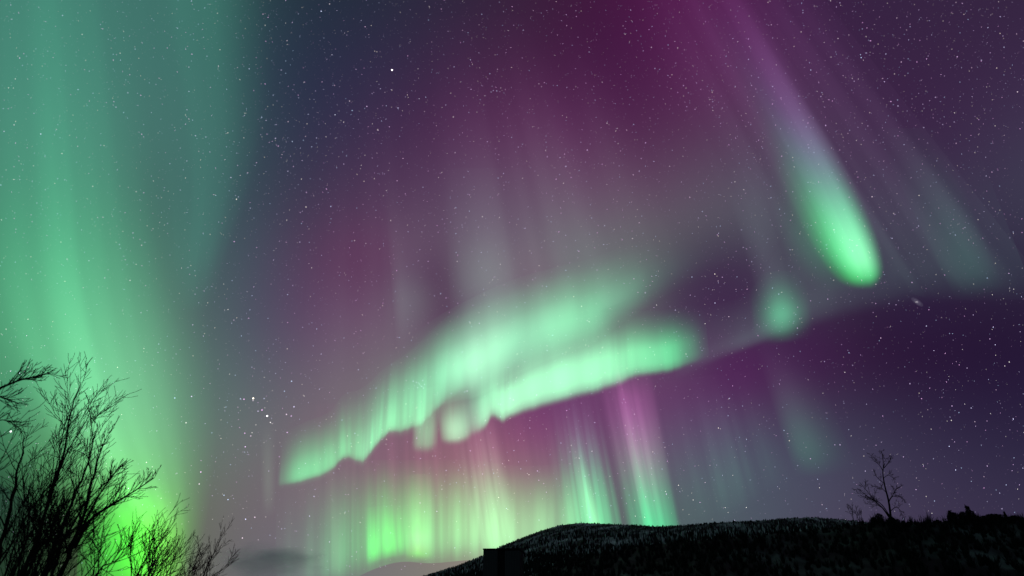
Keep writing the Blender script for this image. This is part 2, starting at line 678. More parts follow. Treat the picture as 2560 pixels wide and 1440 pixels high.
tree('birch_tree', 'slim bare tree between the tallest birch and the left picture edge', 'tree', 8.0,
     [[(-20, 1440), (10, 1330), (30, 1240), (50, 1160), (62, 1090)]], dict(BIRCH, kids=[11, 6, 4, 2]), 9, GL)
tree('birch_tree', 'dark bushy bare tree just right of the tallest birch, twigs meeting its crown', 'tree', 8.5,
     [[(110, 1440), (150, 1330), (190, 1230), (225, 1150), (240, 1075)],
      [(120, 1430), (170, 1330), (215, 1250), (250, 1190)]], dict(BIRCH, kids=[11, 6, 4, 2]), 10, GL)
GS = 'bare shrubs along the lower left edge'
k = 0
for (x, top, dist, lab) in [
        (15, 1215, 6.5, 'black bare shrub at the bottom left corner'),
        (75, 1250, 6.2, 'black bare shrub under the tallest birch'),
        (135, 1240, 6.8, 'black bare shrub right of the tallest birch trunk'),
        (40, 1300, 5.6, 'low black thicket shrub nearest the bottom left corner'),
        (110, 1310, 5.6, 'low black thicket shrub in front of the birch foot'),
        (230, 1345, 6.0, 'low black thicket shrub just left of the vivid green gap'),
        (335, 1300, 7.8, 'fan shaped bare shrub with vivid green glow through its twigs'),
        (375, 1345, 8.4, 'small bare shrub over the yellow green glow near the bottom')]:
    rr = random.Random(100 + k)
    lean = (1280 - x) * 0.33 / 1000 * (1440 - top) * 1.0
    st = []
    for s in range(3):
        sp = rr.uniform(-55, 55)
        tp = top + rr.uniform(0, 60)
        st.append([(x + sp * 0.2, 1445), (x + sp * 0.55 + lean * 0.5, (1445 + tp) / 2), (x + sp + lean, tp)])
    tree('bare_shrub', lab, 'shrub', dist, st, dict(SHRUB, r0=0.013), 40 + k, GS)
    k += 1
GB = 'small brownish trees right of the shrubs'
for (x, y, dist, lab, seed) in [
        (400, 1372, 13.0, 'smallest brownish bare tree, at the right end of the green glow', 60),
        (418, 1352, 14.0, 'brownish bare tree at the edge of the green glow, left of the two taller ones', 61),
        (470, 1335, 15.0, 'middle brownish bare tree, fan topped, left of the tallest brown one', 62),
        (515, 1362, 15.5, 'short brownish bare tree between the two taller brown ones', 64),
        (574, 1308, 15.0, 'tallest brownish bare tree leaning right beside the grey cloud', 63)]:
    x, y = x - 12, y + 18
    b = x - (1470 - y) * 0.42
    tree('bare_tree', lab, 'tree', dist,
         [[(b, 1455), (b + (x - b) * 0.5, (1455 + y) / 2), (x, y)],
          [(b + 8, 1455), (b + (x - b) * 0.3 + 6, (1455 + y) / 2 + 20), (b + (x - b) * 0.6, y + 45)],
          [(b + 16, 1455), (b + (x - b) * 0.6 + 22, (1455 + y) / 2 + 30), (min(b + (x - b) * 0.9 + 26, 575), y + 72)]],
         dict(SHRUB, r0=0.022, kids=[10, 6, 3], rmin=0.0035), seed, GB, mats=(M_GLOW_BROWN, M_GLOW_BROWN))


# the lone birch on the right-hand ridge
def ridge_birch():
    rng = random.Random(77)
    D = 92.0
    foot = at_depth(2229, 1306, D)
    root = empty('birch_tree', foot)
    tag(root, 'lone bare birch standing tall on the right ridge against violet sky', 'tree')
    P = dict(rmin=0.017, wander=0.17, up=0.05, levels=4, kids=[10, 9, 5, 3], angle=(25, 58), ratio=(0.4, 0.66), lmin=0.2)
    tr = smooth_path([at_depth(x, y, D) for x, y in [(2229, 1312), (2226, 1285), (2221, 1250), (2212, 1215), (2207, 1180), (2212, 1158)]], 3)
    m = len(tr) - 1
    trunk = [(p, 0.15 * (1 - 0.75 * i / m)) for i, p in enumerate(tr)]
    limbs = []
    for path, r, dd in [([(2227, 1300), (2208, 1272), (2190, 1255), (2168, 1240), (2142, 1220)], 0.10, 0.3),
                        ([(2224, 1290), (2205, 1262), (2185, 1248), (2165, 1225), (2155, 1212)], 0.07, -0.4),
                        ([(2222, 1258), (2228, 1243), (2245, 1240), (2262, 1250)], 0.06, 0.4),
                        ([(2222, 1254), (2232, 1238), (2240, 1222), (2255, 1215)], 0.05, -0.4),
                        ([(2212, 1210), (2200, 1200), (2190, 1190), (2185, 1178)], 0.05, 0.3),
                        ([(2208, 1178), (2198, 1162), (2184, 1150), (2173, 1133)], 0.05, 0.0),
                        ([(2208, 1176), (2208, 1155), (2206, 1140), (2204, 1128)], 0.05, 0.2),
                        ([(2210, 1170), (2220, 1158), (2226, 1148), (2228, 1140)], 0.05, -0.2),
                        ([(2226, 1278), (2240, 1268), (2252, 1278), (2258, 1296)], 0.05, 0.3),
                        ([(2216, 1232), (2206, 1222), (2198, 1218), (2180, 1216)], 0.045, 0.5),
                        ([(2209, 1195), (2220, 1188), (2232, 1194), (2238, 1200)], 0.04, -0.5)]:
        pp = smooth_path([at_depth(x, y, D + dd * i) for i, (x, y) in enumerate(path)], 3)
        L = sum((b - a).length for a, b in zip(pp, pp[1:]))
        n = len(pp) - 1
        pl = [(p, max(r * (1 - 0.75 * i / n), P['rmin'])) for i, p in enumerate(pp)]
        limbs.append(pl)
        children(limbs, pl, L * 0.75, r, 1, rng, P, t0=0.25)
    tubes_to_mesh('trunk', [trunk], M_BARK, root, foot, 7)
    tubes_to_mesh('crown', limbs, M_TWIG, root, foot, 3)
    # the bush left of it
    foot = at_depth(2146, 1312, 96)
    b = empty('bare_shrub', foot)
    tag(b, 'small bare bush on the ridge left of the lone birch', 'shrub')
    limbs, stems = [], []
    for k2 in range(6):
        q = foot + Vector((rng.uniform(-.6, .6), rng.uniform(-.4, .4), 0))
        d = Vector((rng.uniform(-.35, .35), rng.uniform(-.3, .3), 1)).normalized()
        st = [(q + d * (0.9 * i / 3), 0.05 - 0.008 * i) for i in range(4)]
        stems.append(st)
        grow(limbs, st[-1][0], d, rng.uniform(1.0, 2.0), 0.03, 1, rng, dict(P, kids=[6, 6, 3]))
    tubes_to_mesh('trunk', stems, M_BARK, b, foot, 5)
    tubes_to_mesh('crown', limbs, M_TWIG, b, foot, 3)


ridge_birch()


# bushy trees along the right-hand ridge: trunk and a crown of many small leaf faces
def bushy(seed, h, w, conif):
    rng = random.Random(seed)
    v, f = [], []
    n = 700
    for _ in range(n):
        t = rng.random() ** 0.8
        if conif:
            rad = w * (1 - t) ** 0.8 + 0.1
        else:
            rad = w * (math.sin(math.pi * min(0.12 + t * 0.86, 1)) ** 0.6) * rng.uniform(0.8, 1.15)
        a = rng.random() * 6.283
        rr = rad * math.sqrt(rng.random())
        c = Vector((rr * math.cos(a), rr * math.sin(a), h * (0.06 + 0.94 * t)))
        s = rng.uniform(0.05, 0.14)
        b = len(v)
        for _k in range(3):
            v.append(c + Vector((rng.gauss(0, s), rng.gauss(0, s), rng.gauss(0, s * 1.5))))
        f.append((b, b + 1, b + 2))
    twig_clump(v, f, Vector((0, 0, 0.2)), h * 1.02, w * 0.9, 160, rng)
    cv, cf = [], []
    for k2 in range(6):
        a = k2 * 1.0472
        cv += [(0.09 * math.cos(a), 0.09 * math.sin(a), -0.4), (0.03 * math.cos(a), 0.03 * math.sin(a), h * 0.9)]
    for k2 in range(6):
        cf.append((2 * k2, (2 * k2 + 2) % 12, (2 * k2 + 3) % 12, 2 * k2 + 1))
    return (v, f), (cv, cf)


def ridge_trees():
    rng = random.Random(31)
    protos = []
    for i, (h, w, cf) in enumerate([(2.2, 1.1, False), (2.8, 1.4, False), (3.4, 1.0, True), (2.0, 1.5, False), (3.0, 0.8, True)]):
        (v, f), (cv, cfa) = bushy(200 + i, h, w, cf)
        r = empty('bushy_tree', (0, 0, 0))
        mesh_obj('crown', v, f, M_LEAF, r)
        mesh_obj('trunk', cv, cfa, M_BARK, r)
        protos.append(r)
    used = set()
    xs = []
    x = 2186.0
    while x < 2600:
        xs.append(x)
        x += rng.uniform(7, 13)
    for i, x in enumerate(xs):
        bump = 0.8 + 0.35 * math.sin(x * 0.021) + 0.2 * math.sin(x * 0.06 + 1)
        special = abs(x - 2388) < 7
        k2 = 4 if special and 4 not in used else rng.choice([0, 1, 1, 3, 3, 0] if x < 2330 else [0, 1, 2, 3, 1, 3])
        s = rng.uniform(0.4, 0.7) * bump * (0.5 if x < 2330 else 0.7)
        if special:
            s = 0.62
        src = protos[k2]
        if k2 not in used:
            r = src
            used.add(k2)
        else:
            r = src.copy()
            COL.objects.link(r)
            for ch in list(src.children):
                c = ch.copy()
                COL.objects.link(c)
                c.parent = r
        p = near_point(x, 1.0 + rng.uniform(-0.03, 0.02))
        r.location = p - Vector((0, 0, 0.1))
        r.rotation_euler = (0, 0, rng.random() * 6.28)
        r.scale = (s * rng.uniform(0.9, 1.3), s * rng.uniform(0.9, 1.3), s)
        lab = 'dark bushy tree in the row of black trees along the right ridge'
        if special:
            lab = 'pointed dark tree rising highest from the row along the right ridge'
        tag(r, lab, 'tree', 'dark trees along the right ridge')
    for i, r in enumerate(protos):
        if i not in used:
            for ch in list(r.children):
                bpy.data.objects.remove(ch)
            bpy.data.objects.remove(r)


ridge_trees()


# ------------------------------------------------------------------ flat-topped block at the foot of the hill
def box(v, f, x0, x1, y0, y1, z0, z1):
    b = len(v)
    v += [(x0, y0, z0), (x1, y0, z0), (x1, y1, z0), (x0, y1, z0), (x0, y0, z1), (x1, y0, z1), (x1, y1, z1), (x0, y1, z1)]
    f += [(b, b + 3, b + 2, b + 1), (b + 4, b + 5, b + 6, b + 7), (b, b + 1, b + 5, b + 4), (b + 1, b + 2, b + 6, b + 5),
          (b + 2, b + 3, b + 7, b + 6), (b + 3, b, b + 4, b + 7)]


def build_shed():
    D = 40.0
    m_wall, nt, b = diffuse_mat('weathered_boards')
    tc = nt.nodes.new('ShaderNodeTexCoord')
    wv = nt.nodes.new('ShaderNodeTexWave')
    wv.inputs['Scale'].default_value = 3.0
    wv.inputs['Distortion'].default_value = 0.4
    nt.links.new(tc.outputs['Object'], wv.inputs['Vector'])
    r = ramp(nt, [(0.0, (0.03, 0.034, 0.034)), (0.2, (0.05, 0.055, 0.055)), (1.0, (0.06, 0.066, 0.066))], 'LINEAR')
    nt.links.new(wv.outputs['Fac'], r.inputs[0])
    nt.links.new(r.outputs[0], b.inputs['Base Color'])
    m_dark, nt2, b2 = diffuse_mat('dark_boards')
    b2.inputs['Base Color'].default_value = (0.01, 0.011, 0.012, 1)
    pl, pr = at_depth(1208, 1370, D), at_depth(1300, 1370, D)
    w = (pr - pl).length
    c = (pl + pr) / 2
    root = empty('shed', (c.x, c.y, 0))
    root.rotation_euler = (0, 0, math.radians(-6))
    tag(root, 'dark flat-topped block with two paler panels against the foot of the wooded hill', 'shed')
    z = c.z
    v, f = [], []
    box(v, f, -w / 2, w / 2, 0.06, 2.4, -0.1, z - 0.10)
    mesh_obj('wall', v, f, m_dark, root)
    v, f = [], []
    box(v, f, -w / 2, -w / 2 + w * 0.39, 0.0, 0.055, 0.2, z - 0.11)
    mesh_obj('panel', v, f, m_wall, root)
    v, f = [], []
    box(v, f, w / 2 - w * 0.41, w / 2, 0.0, 0.055, 0.2, z - 0.15)
    mesh_obj('panel', v, f, m_wall, root)
    v, f = [], []
    box(v, f, -w / 2 - 0.03, w / 2 + 0.03, -0.03, 2.45, z - 0.098, z - 0.02)
    mesh_obj('roof', v, f, m_dark, root)


build_shed()


# ------------------------------------------------------------------ aurora: glowing sheets 100 km and more up
def cr(pts, t):
    """Catmull-Rom through pts at t in 0..1"""
    n = len(pts) - 1
    s = min(max(t, 0.0), 1.0) * n
    i = min(int(s), n - 1)
    u = s - i
    g = lambda k: pts[min(max(k, 0), n)]
    out = []
    for a in (0, 1):
        p0, p1, p2, p3 = g(i - 1)[a], g(i)[a], g(i + 1)[a], g(i + 2)[a]
        out.append(0.5 * (2 * p1 + (p2 - p0) * u + (2 * p0 - 5 * p1 + 4 * p2 - p3) * u * u + (3 * p1 - p0 - 3 * p2 + p3) * u ** 3))
    return out


def aurora_mat(name, ru, rv, strength, rays, seed, ragged=None):
    m = bpy.data.materials.new(name)
    m.use_nodes = True
    nt = m.node_tree
    nt.nodes.clear()
    L = nt.links.new
    out = nt.nodes.new('ShaderNodeOutputMaterial')
    add = nt.nodes.new('ShaderNodeAddShader')
    tr = nt.nodes.new('ShaderNodeBsdfTransparent')
    em = nt.nodes.new('ShaderNodeEmission')
    L(tr.outputs[0], add.inputs[0])
    L(em.outputs[0], add.inputs[1])
    L(add.outputs[0], out.inputs['Surface'])
    uv = nt.nodes.new('ShaderNodeUVMap')
    sp = nt.nodes.new('ShaderNodeSeparateXYZ')
    L(uv.outputs[0], sp.inputs[0])
    a = ramp(nt, ru)
    b = ramp(nt, rv)
    L(sp.outputs[0], a.inputs[0])
    if ragged:
        rx = nt.nodes.new('ShaderNodeCombineXYZ')
        rm = nt.nodes.new('ShaderNodeMath')
        rm.operation = 'MULTIPLY'
        L(sp.outputs[0], rm.inputs[0])
        rm.inputs[1].default_value = ragged[0]
        L(rm.outputs[0], rx.inputs[0])
        rx.inputs[1].default_value = seed * 1.7
        rn = nt.nodes.new('ShaderNodeTexNoise')
        rn.inputs['Scale'].default_value = 1.0
        rn.inputs['Detail'].default_value = 3.0
        L(rx.outputs[0], rn.inputs['Vector'])
        r2 = nt.nodes.new('ShaderNodeMath')
        r2.operation = 'MULTIPLY_ADD'
        L(rn.outputs['Fac'], r2.inputs[0])
        r2.inputs[1].default_value = ragged[1]
        r2.inputs[2].default_value = -0.5 * ragged[1]
        r3 = nt.nodes.new('ShaderNodeMath')
        r3.operation = 'ADD'
        L(sp.outputs[1], r3.inputs[0])
        L(r2.outputs[0], r3.inputs[1])
        L(r3.outputs[0], b.inputs[0])
    else:
        L(sp.outputs[1], b.inputs[0])
    mul = nt.nodes.new('ShaderNodeVectorMath')
    mul.operation = 'MULTIPLY'
    L(a.outputs[0], mul.inputs[0])
    L(b.outputs[0], mul.inputs[1])
    last = mul.outputs[0]
    if rays:
        freq, amp = rays[0], rays[1]
        vs = rays[2] if len(rays) > 2 else 0.25
        cx = nt.nodes.new('ShaderNodeCombineXYZ')
        mm = nt.nodes.new('ShaderNodeMath')
        mm.operation = 'MULTIPLY'
        ax = (1, 0) if len(rays) > 3 else (0, 1)
        L(sp.outputs[ax[0]], mm.inputs[0])
        mm.inputs[1].default_value = freq
        mv = nt.nodes.new('ShaderNodeMath')
        mv.operation = 'MULTIPLY'
        L(sp.outputs[ax[1]], mv.inputs[0])
        mv.inputs[1].default_value = vs
        L(mm.outputs[0], cx.inputs[0])
        L(mv.outputs[0], cx.inputs[1])
        cx.inputs[2].default_value = seed * 3.17
        nz = nt.nodes.new('ShaderNodeTexNoise')
        nz.inputs['Scale'].default_value = 1.0
        nz.inputs['Detail'].default_value = 1.7
        L(cx.outputs[0], nz.inputs['Vector'])
        mr = nt.nodes.new('ShaderNodeMapRange')
        mr.interpolation_type = 'SMOOTHSTEP'
        L(nz.outputs['Fac'], mr.inputs['Value'])
        mr.inputs['From Min'].default_value = 0.28
        mr.inputs['From Max'].default_value = 0.72
        mr.inputs['To Min'].default_value = 1.0 - amp
        mr.inputs['To Max'].default_value = 1.0 + amp * 0.6
        s2 = nt.nodes.new('ShaderNodeVectorMath')
        s2.operation = 'SCALE'
        L(last, s2.inputs[0])
        L(mr.outputs[0], s2.inputs['Scale'])
        last = s2.outputs[0]
    L(last, em.inputs['Color'])
    em.inputs['Strength'].default_value = strength
    m.cycles.emission_sampling = 'NONE'
    return m


N_AUR = [0]


def aurora(label, lower, upper, cu, cv, strength=1.0, rays=None, h0=100e3, h1=190e3, nu=48, nv=20, ragged=None, name='aurora_curtain'):
    """A glowing sheet between its lower border (at height h0) and its upper border (at h1).
       lower / upper: bearings along the two borders; cu / cv: glow along and up the sheet."""
    N_AUR[0] += 1
    verts, faces, uvs = [], [], []
    for i in range(nu + 1):
        u = i / nu
        a, b = cr(lower, u), cr(upper, u)
        for j in range(nv + 1):
            v = j / nv
            x, y = a[0] + (b[0] - a[0]) * v, a[1] + (b[1] - a[1]) * v
            d = sight(x, y)
            h = h0 + (h1 - h0) * v
            verts.append(EYE + d * (h / max(d.z, 0.075)))
            uvs.append((u, v))
    m = nv + 1
    for i in range(nu):
        for j in range(nv):
            a = i * m + j
            faces.append((a, a + m, a + m + 1, a + 1))
    ru = [(p, lin(c)) for p, c in cu]
    rv = [(p, (g, g, g)) if not isinstance(g, tuple) else (p, g) for p, g in cv]
    o = mesh_obj(name, verts, faces, aurora_mat(name, ru, rv, strength, rays, N_AUR[0], ragged), smooth=True)
    ul = o.data.uv_layers.new(name='UVMap')
    buf = []
    for lp in o.data.loops:
        buf += uvs[lp.vertex_index]
    ul.data.foreach_set('uv', buf)
    tag(o, label, 'aurora', 'curtains of the northern lights')
    return o


K = (0, 0, 0)
ARC = [(0, 0), (0.1, 0.0), (0.14, 0.6), (0.2, 1.0), (0.34, 0.9), (0.54, 0.42), (0.78, 0.1), (1, 0)]
BELL = [(0, 0), (0.1, 0.0), (0.3, 0.42), (0.5, 1.0), (0.7, 0.42), (0.9, 0.0), (1, 0)]

# --- left side
aurora('broad green aurora pillar filling the left edge from the trees to the top',
       [(260, 1480), (190, 1350), (60, 1250), (-160, 1100), (-330, 900), (-400, 700), (-400, 500), (-400, 250), (-400, 0), (-400, -100)],
       [(480, 1480), (515, 1350), (535, 1250), (555, 1100), (550, 900), (520, 700), (490, 500), (460, 250), (430, 0), (420, -100)],
       [(0, (80, 170, 16)), (0.1, (92, 212, 40)), (0.2, (112, 228, 94)), (0.33, (116, 210, 138)), (0.45, (98, 196, 134)), (0.58, (66, 160, 108)), (0.7, (48, 124, 88)), (0.85, (34, 98, 70)), (1, (24, 76, 58))],
       [(0, 0.02), (0.2, 0.12), (0.42, 0.36), (0.56, 0.74), (0.65, 1.0), (0.73, 0.68), (0.82, 0.28), (0.91, 0.08), (0.97, 0), (1, 0)], 1.08, (8, 0.24, 0.8, 'v'))
aurora('fainter green aurora fold right of the left pillar, ending in a soft tip',
       [(420, 800), (395, 650), (360, 480), (310, 300), (260, 100), (240, -60)],
       [(535, 800), (575, 650), (640, 480), (690, 300), (700, 100), (700, -60)],
       [(0, K), (0.07, K), (0.22, (22, 78, 58)), (0.45, (24, 66, 50)), (0.7, (20, 62, 44)), (1, (24, 68, 50))],
       [(0, 0), (0.08, 0.0), (0.3, 0.5), (0.5, 0.95), (0.62, 1.0), (0.74, 0.6), (0.87, 0.12), (0.95, 0.0), (1, 0)], 1.3, (6, 0.2, 0.6, 'v'))
aurora('vivid yellow green aurora glow behind the shrubs at the lower left',
       [(190, 1500), (260, 1500), (330, 1500), (400, 1500), (470, 1500)],
       [(200, 1180), (270, 1170), (340, 1180), (400, 1200), (455, 1220)],
       [(0, K), (0.2, (30, 150, 40)), (0.42, (24, 218, 30)), (0.62, (48, 238, 26)), (0.8, (66, 120, 20)), (1, K)],
       [(0, 0.1), (0.2, 0.8), (0.4, 1.0), (0.6, 0.7), (0.85, 0.1), (1, 0)], 1.25)

# --- the bright arc
aurora('left lower end of the bright green arc, rippled along its sharp lower border',
       [(690, 1232), (760, 1222), (822, 1198), (862, 1166), (892, 1176), (918, 1168), (945, 1128), (975, 1106), (1010, 1100), (1042, 1094), (1066, 1076), (1092, 1052), (1130, 1022), (1180, 990)],
       [(702, 1085), (762, 1055), (822, 1030), (860, 985), (895, 975), (925, 955), (955, 925), (985, 905), (1015, 885), (1045, 860), (1075, 830), (1108, 800), (1148, 770), (1195, 750)],
       [(0, K), (0.015, (20, 60, 40)), (0.055, (70, 190, 116)), (0.2, (72, 192, 118)), (0.3, (90, 208, 132)), (0.38, (98, 220, 148)), (0.5, (92, 214, 140)), (0.66, (96, 214, 144)), (0.78, (88, 190, 132)), (0.89, (66, 145, 104)), (0.97, K), (1, K)],
       ARC, 1.1, (20, 0.3, 0.4), nu=80, ragged=(16, 0.1))
aurora('brightest middle stretch of the green arc with a sharp notched lower border',
       [(1130, 1125), (1180, 1100), (1212, 1084), (1232, 1054), (1256, 1066), (1278, 1054), (1330, 1036), (1420, 1010), (1500, 990), (1545, 974), (1590, 954), (1660, 942), (1705, 930), (1775, 905)],
       [(1140, 915), (1185, 895), (1212, 885), (1235, 880), (1258, 878), (1280, 876), (1330, 830), (1410, 800), (1490, 782), (1535, 780), (1580, 778), (1650, 776), (1690, 770), (1760, 760)],
       [(0, K), (0.06, (40, 110, 80)), (0.13, (112, 216, 156)), (0.3, (138, 242, 176)), (0.45, (146, 248, 182)), (0.6, (134, 240, 172)), (0.72, (112, 224, 152)), (0.84, (76, 206, 130)), (0.91, (62, 190, 116)), (0.96, (20, 70, 45)), (1, K)],
       [(0, 0), (0.06, 0.0), (0.12, 0.55), (0.22, 1.0), (0.42, 1.0), (0.56, 0.55), (0.72, 0.2), (0.88, 0.05), (1, 0)], 1.2, (22, 0.1, 0.4), nu=90, ragged=(20, 0.07))
aurora('pale detached fold hanging under the arc, right of its dark bay',
       [(1098, 1118), (1138, 1120), (1185, 1108)], [(1082, 970), (1125, 960), (1170, 950)],
       [(0, K), (0.12, K), (0.3, (120, 190, 140)), (0.5, (130, 205, 152)), (0.72, (120, 190, 140)), (0.9, K), (1, K)],
       [(0, 0), (0.08, 0), (0.16, 0.8), (0.34, 1.0), (0.55, 0.4), (0.8, 0.05), (1, 0)], 1.2, (3, 0.2, 0.3), ragged=(4, 0.05))
aurora('dim grey green fold drooping below the arc above the pink sky',
       [(1024, 1136), (1060, 1142), (1098, 1134)], [(1032, 980), (1068, 970), (1106, 960)],
       [(0, K), (0.12, K), (0.35, (90, 175, 120)), (0.65, (90, 175, 120)), (0.88, K), (1, K)],
       [(0, 0), (0.08, 0), (0.18, 0.8), (0.4, 1.0), (0.65, 0.4), (1, 0)], 1.05, (4, 0.2, 0.3), ragged=(4, 0.06))
aurora('soft upper band of the green arc, brightest as a round knot left of centre',
       [(840, 1130), (940, 1085), (1040, 1045), (1130, 1015), (1200, 1000), (1290, 948), (1390, 904), (1480, 864), (1570, 806), (1660, 748), (1760, 700), (1880, 660)],
       [(800, 920), (890, 900), (990, 870), (1080, 800), (1180, 745), (1280, 700), (1380, 670), (1480, 645), (1560, 615), (1640, 590), (1740, 560), (1860, 540)],
       [(0, K), (0.06, (16, 36, 26)), (0.15, (34, 74, 54)), (0.25, (66, 144, 100)), (0.32, (138, 230, 174)), (0.36, (160, 252, 196)), (0.41, (146, 240, 182)), (0.46, (110, 204, 150)), (0.55, (112, 212, 152)), (0.62, (92, 190, 132)), (0.7, (66, 142, 102)), (0.79, (22, 52, 40)), (0.9, (4, 10, 8)), (1, K)],
       [(0, 0), (0.05, 0.02), (0.18, 0.5), (0.34, 1.0), (0.48, 0.85), (0.64, 0.4), (0.85, 0.08), (1, 0)], 1.15, (16, 0.14, 0.5), nu=64, ragged=(9, 0.08))

# --- right side
aurora('comet shaped green aurora streak at right with a long violet tail',
       [(2130, 728), (2082, 698), (2034, 636), (1990, 556), (1950, 470), (1905, 370), (1858, 270), (1795, 150), (1715, 20), (1670, -80)],
       [(2192, 728), (2216, 678), (2206, 608), (2176, 526), (2136, 440), (2090, 350), (2040, 260), (1980, 150), (1915, 20), (1865, -80)],
       [(0, K), (0.05, K), (0.1, (50, 195, 95)), (0.17, (130, 238, 168)), (0.25, (122, 232, 164)), (0.34, (96, 190, 140)), (0.44, (82, 128, 116)), (0.54, (80, 90, 106)), (0.65, (72, 54, 86)), (0.8, (40, 16, 42)), (0.93, (16, 4, 16)), (1, K)],
       [(0, (0, 0, 0)), (0.08, (0.0, 0.02, 0.0)), (0.22, (0.02, 0.26, 0.1)), (0.38, (0.35, 0.75, 0.5)), (0.56, (1, 1, 1)), (0.7, (1, 1, 1)), (0.82, (0.42, 0.42, 0.42)), (0.92, (0, 0, 0)), (1, (0, 0, 0))], 1.3, (7, 0.08, 0.5, 'v'), nu=64, ragged=None)
aurora('dim green shoulder glow on the left flank of the comet streak',
       [(2060, 760), (1990, 690), (1940, 600), (1920, 500), (1900, 400)], [(2200, 720), (2150, 640), (2090, 540), (2040, 450), (1990, 360)],
       [(0, K), (0.12, K), (0.35, (20, 105, 62)), (0.6, (20, 75, 50)), (0.9, K), (1, K)], BELL, 0.9)
aurora('small round green aurora spot under the dark violet gap',
       [(1880, 872), (1915, 872), (1955, 868), (2000, 860), (2045, 848)], [(1865, 690), (1900, 684), (1940, 678), (1985, 676), (2025, 676)],
       [(0, K), (0.1, K), (0.32, (36, 105, 70)), (0.52, (66, 182, 122)), (0.7, (40, 115, 76)), (0.88, K), (1, K)],
       [(0, 0), (0.08, 0), (0.22, 0.35), (0.42, 1.0), (0.6, 0.5), (0.8, 0.12), (1, 0)], 1.1)
aurora('faint grey aurora ray leading up from the small round green spot',
       [(1910, 830), (1960, 820), (2010, 810)], [(1800, 420), (1850, 420), (1900, 420)],
       [(0, K), (0.15, K), (0.5, (66, 78, 78)), (0.85, K), (1, K)], [(0, 0), (0.15, 0.6), (0.45, 1), (0.75, 0.4), (1, 0)], 0.7)
aurora('faint dull green aurora ray at the far right above the dark violet sky',
       [(2390, 770), (2460, 755), (2530, 740)], [(2170, 320), (2260, 320), (2360, 320)],
       [(0, K), (0.12, K), (0.55, (36, 84, 66)), (0.85, K), (1, K)], [(0, 0), (0.06, 0), (0.16, 0.75), (0.3, 1), (0.6, 0.45), (1, 0)], 0.8)

aurora('dim grey green veil whose lower border cuts slantwise across the dark violet sky at right',
       [(1690, 960), (1790, 912), (1880, 878), (1960, 850), (2060, 822), (2150, 800), (2260, 782), (2380, 772), (2600, 770)],
       [(1680, 800), (1775, 765), (1865, 735), (1925, 650), (1985, 560), (2060, 500), (2150, 440), (2250, 400), (2440, 360)],
       [(0, K), (0.08, (40, 52, 50)), (0.2, (54, 78, 70)), (0.36, (58, 88, 78)), (0.5, (48, 66, 62)), (0.66, (38, 50, 52)), (0.85, (36, 56, 52)), (1, (20, 34, 34))],
       [(0, 0), (0.06, 0), (0.14, 0.6), (0.26, 1.0), (0.4, 0.6), (0.6, 0.4), (0.8, 0.2), (1, 0)], 0.9, (8, 0.2, 0.6))

# --- low rays over the hill
aurora('magenta topped pair of aurora rays standing on the hill crest',
       [(1570, 1345), (1612, 1345), (1655, 1345), (1712, 1345)], [(1478, 900), (1520, 895), (1566, 890), (1630, 885)],
       [(0, K), (0.1, (50, 50, 50)), (0.3, (180, 180, 180)), (0.45, (215, 215, 215)), (0.62, (235, 235, 235)), (0.78, (200, 200, 200)), (0.9, (70, 70, 70)), (0.97, K), (1, K)],
       [(0, (0.04, 0.75, 0.26)), (0.12, (0.06, 0.72, 0.26)), (0.28, (0.14, 0.42, 0.22)), (0.45, (0.26, 0.24, 0.24)), (0.62, (0.26, 0.10, 0.22)), (0.78, (0.18, 0.05, 0.14)), (0.88, (0.04, 0.012, 0.03)), (0.94, (0, 0, 0)), (1, (0, 0, 0))], 1.25, (7, 0.32, 0.15), ragged=(9, 0.12))
aurora('green aurora rays with a pale streak, left of the magenta pair',
       [(1395, 1345), (1450, 1345), (1500, 1345), (1565, 1345)], [(1350, 960), (1395, 960), (1440, 960), (1490, 960)],
       [(0, K), (0.12, (60, 60, 60)), (0.3, (150, 150, 150)), (0.48, (200, 200, 200)), (0.55, (225, 225, 225)), (0.64, (195, 195, 195)), (0.85, (150, 150, 150)), (0.97, K), (1, K)],
       [(0, (0.08, 0.95, 0.34)), (0.15, (0.10, 0.95, 0.36)), (0.35, (0.08, 0.62, 0.28)), (0.52, (0.10, 0.26, 0.2)), (0.7, (0.07, 0.07, 0.10)), (0.9, (0, 0, 0)), (1, (0, 0, 0))], 0.95, (12, 0.45, 0.12), ragged=(9, 0.25))
aurora('thin pale streak inside the green rays touching the hill top',
       [(1470, 1340), (1492, 1340), (1515, 1340)], [(1412, 1090), (1432, 1090), (1452, 1090)],
       [(0, K), (0.15, K), (0.5, (150, 220, 160)), (0.85, K), (1, K)], [(0, 1), (0.2, 0.9), (0.5, 0.5), (0.8, 0.1), (1, 0)], 0.7)
aurora('pale pink and green ray pair over the left shoulder of the hill',
       [(1170, 1400), (1210, 1390), (1250, 1380), (1310, 1360)], [(1120, 1000), (1155, 1000), (1190, 1000), (1235, 990)],
       [(0, K), (0.15, (80, 80, 80)), (0.35, (170, 170, 170)), (0.6, (190, 190, 190)), (0.75, (205, 205, 205)), (0.92, (60, 60, 60)), (1, K)],
       [(0, (0.16, 0.5, 0.2)), (0.25, (0.2, 0.5, 0.24)), (0.45, (0.22, 0.34, 0.2)), (0.62, (0.22, 0.14, 0.16)), (0.8, (0.1, 0.03, 0.06)), (1, (0, 0, 0))], 0.9, (9, 0.5, 0.12), ragged=(8, 0.2))
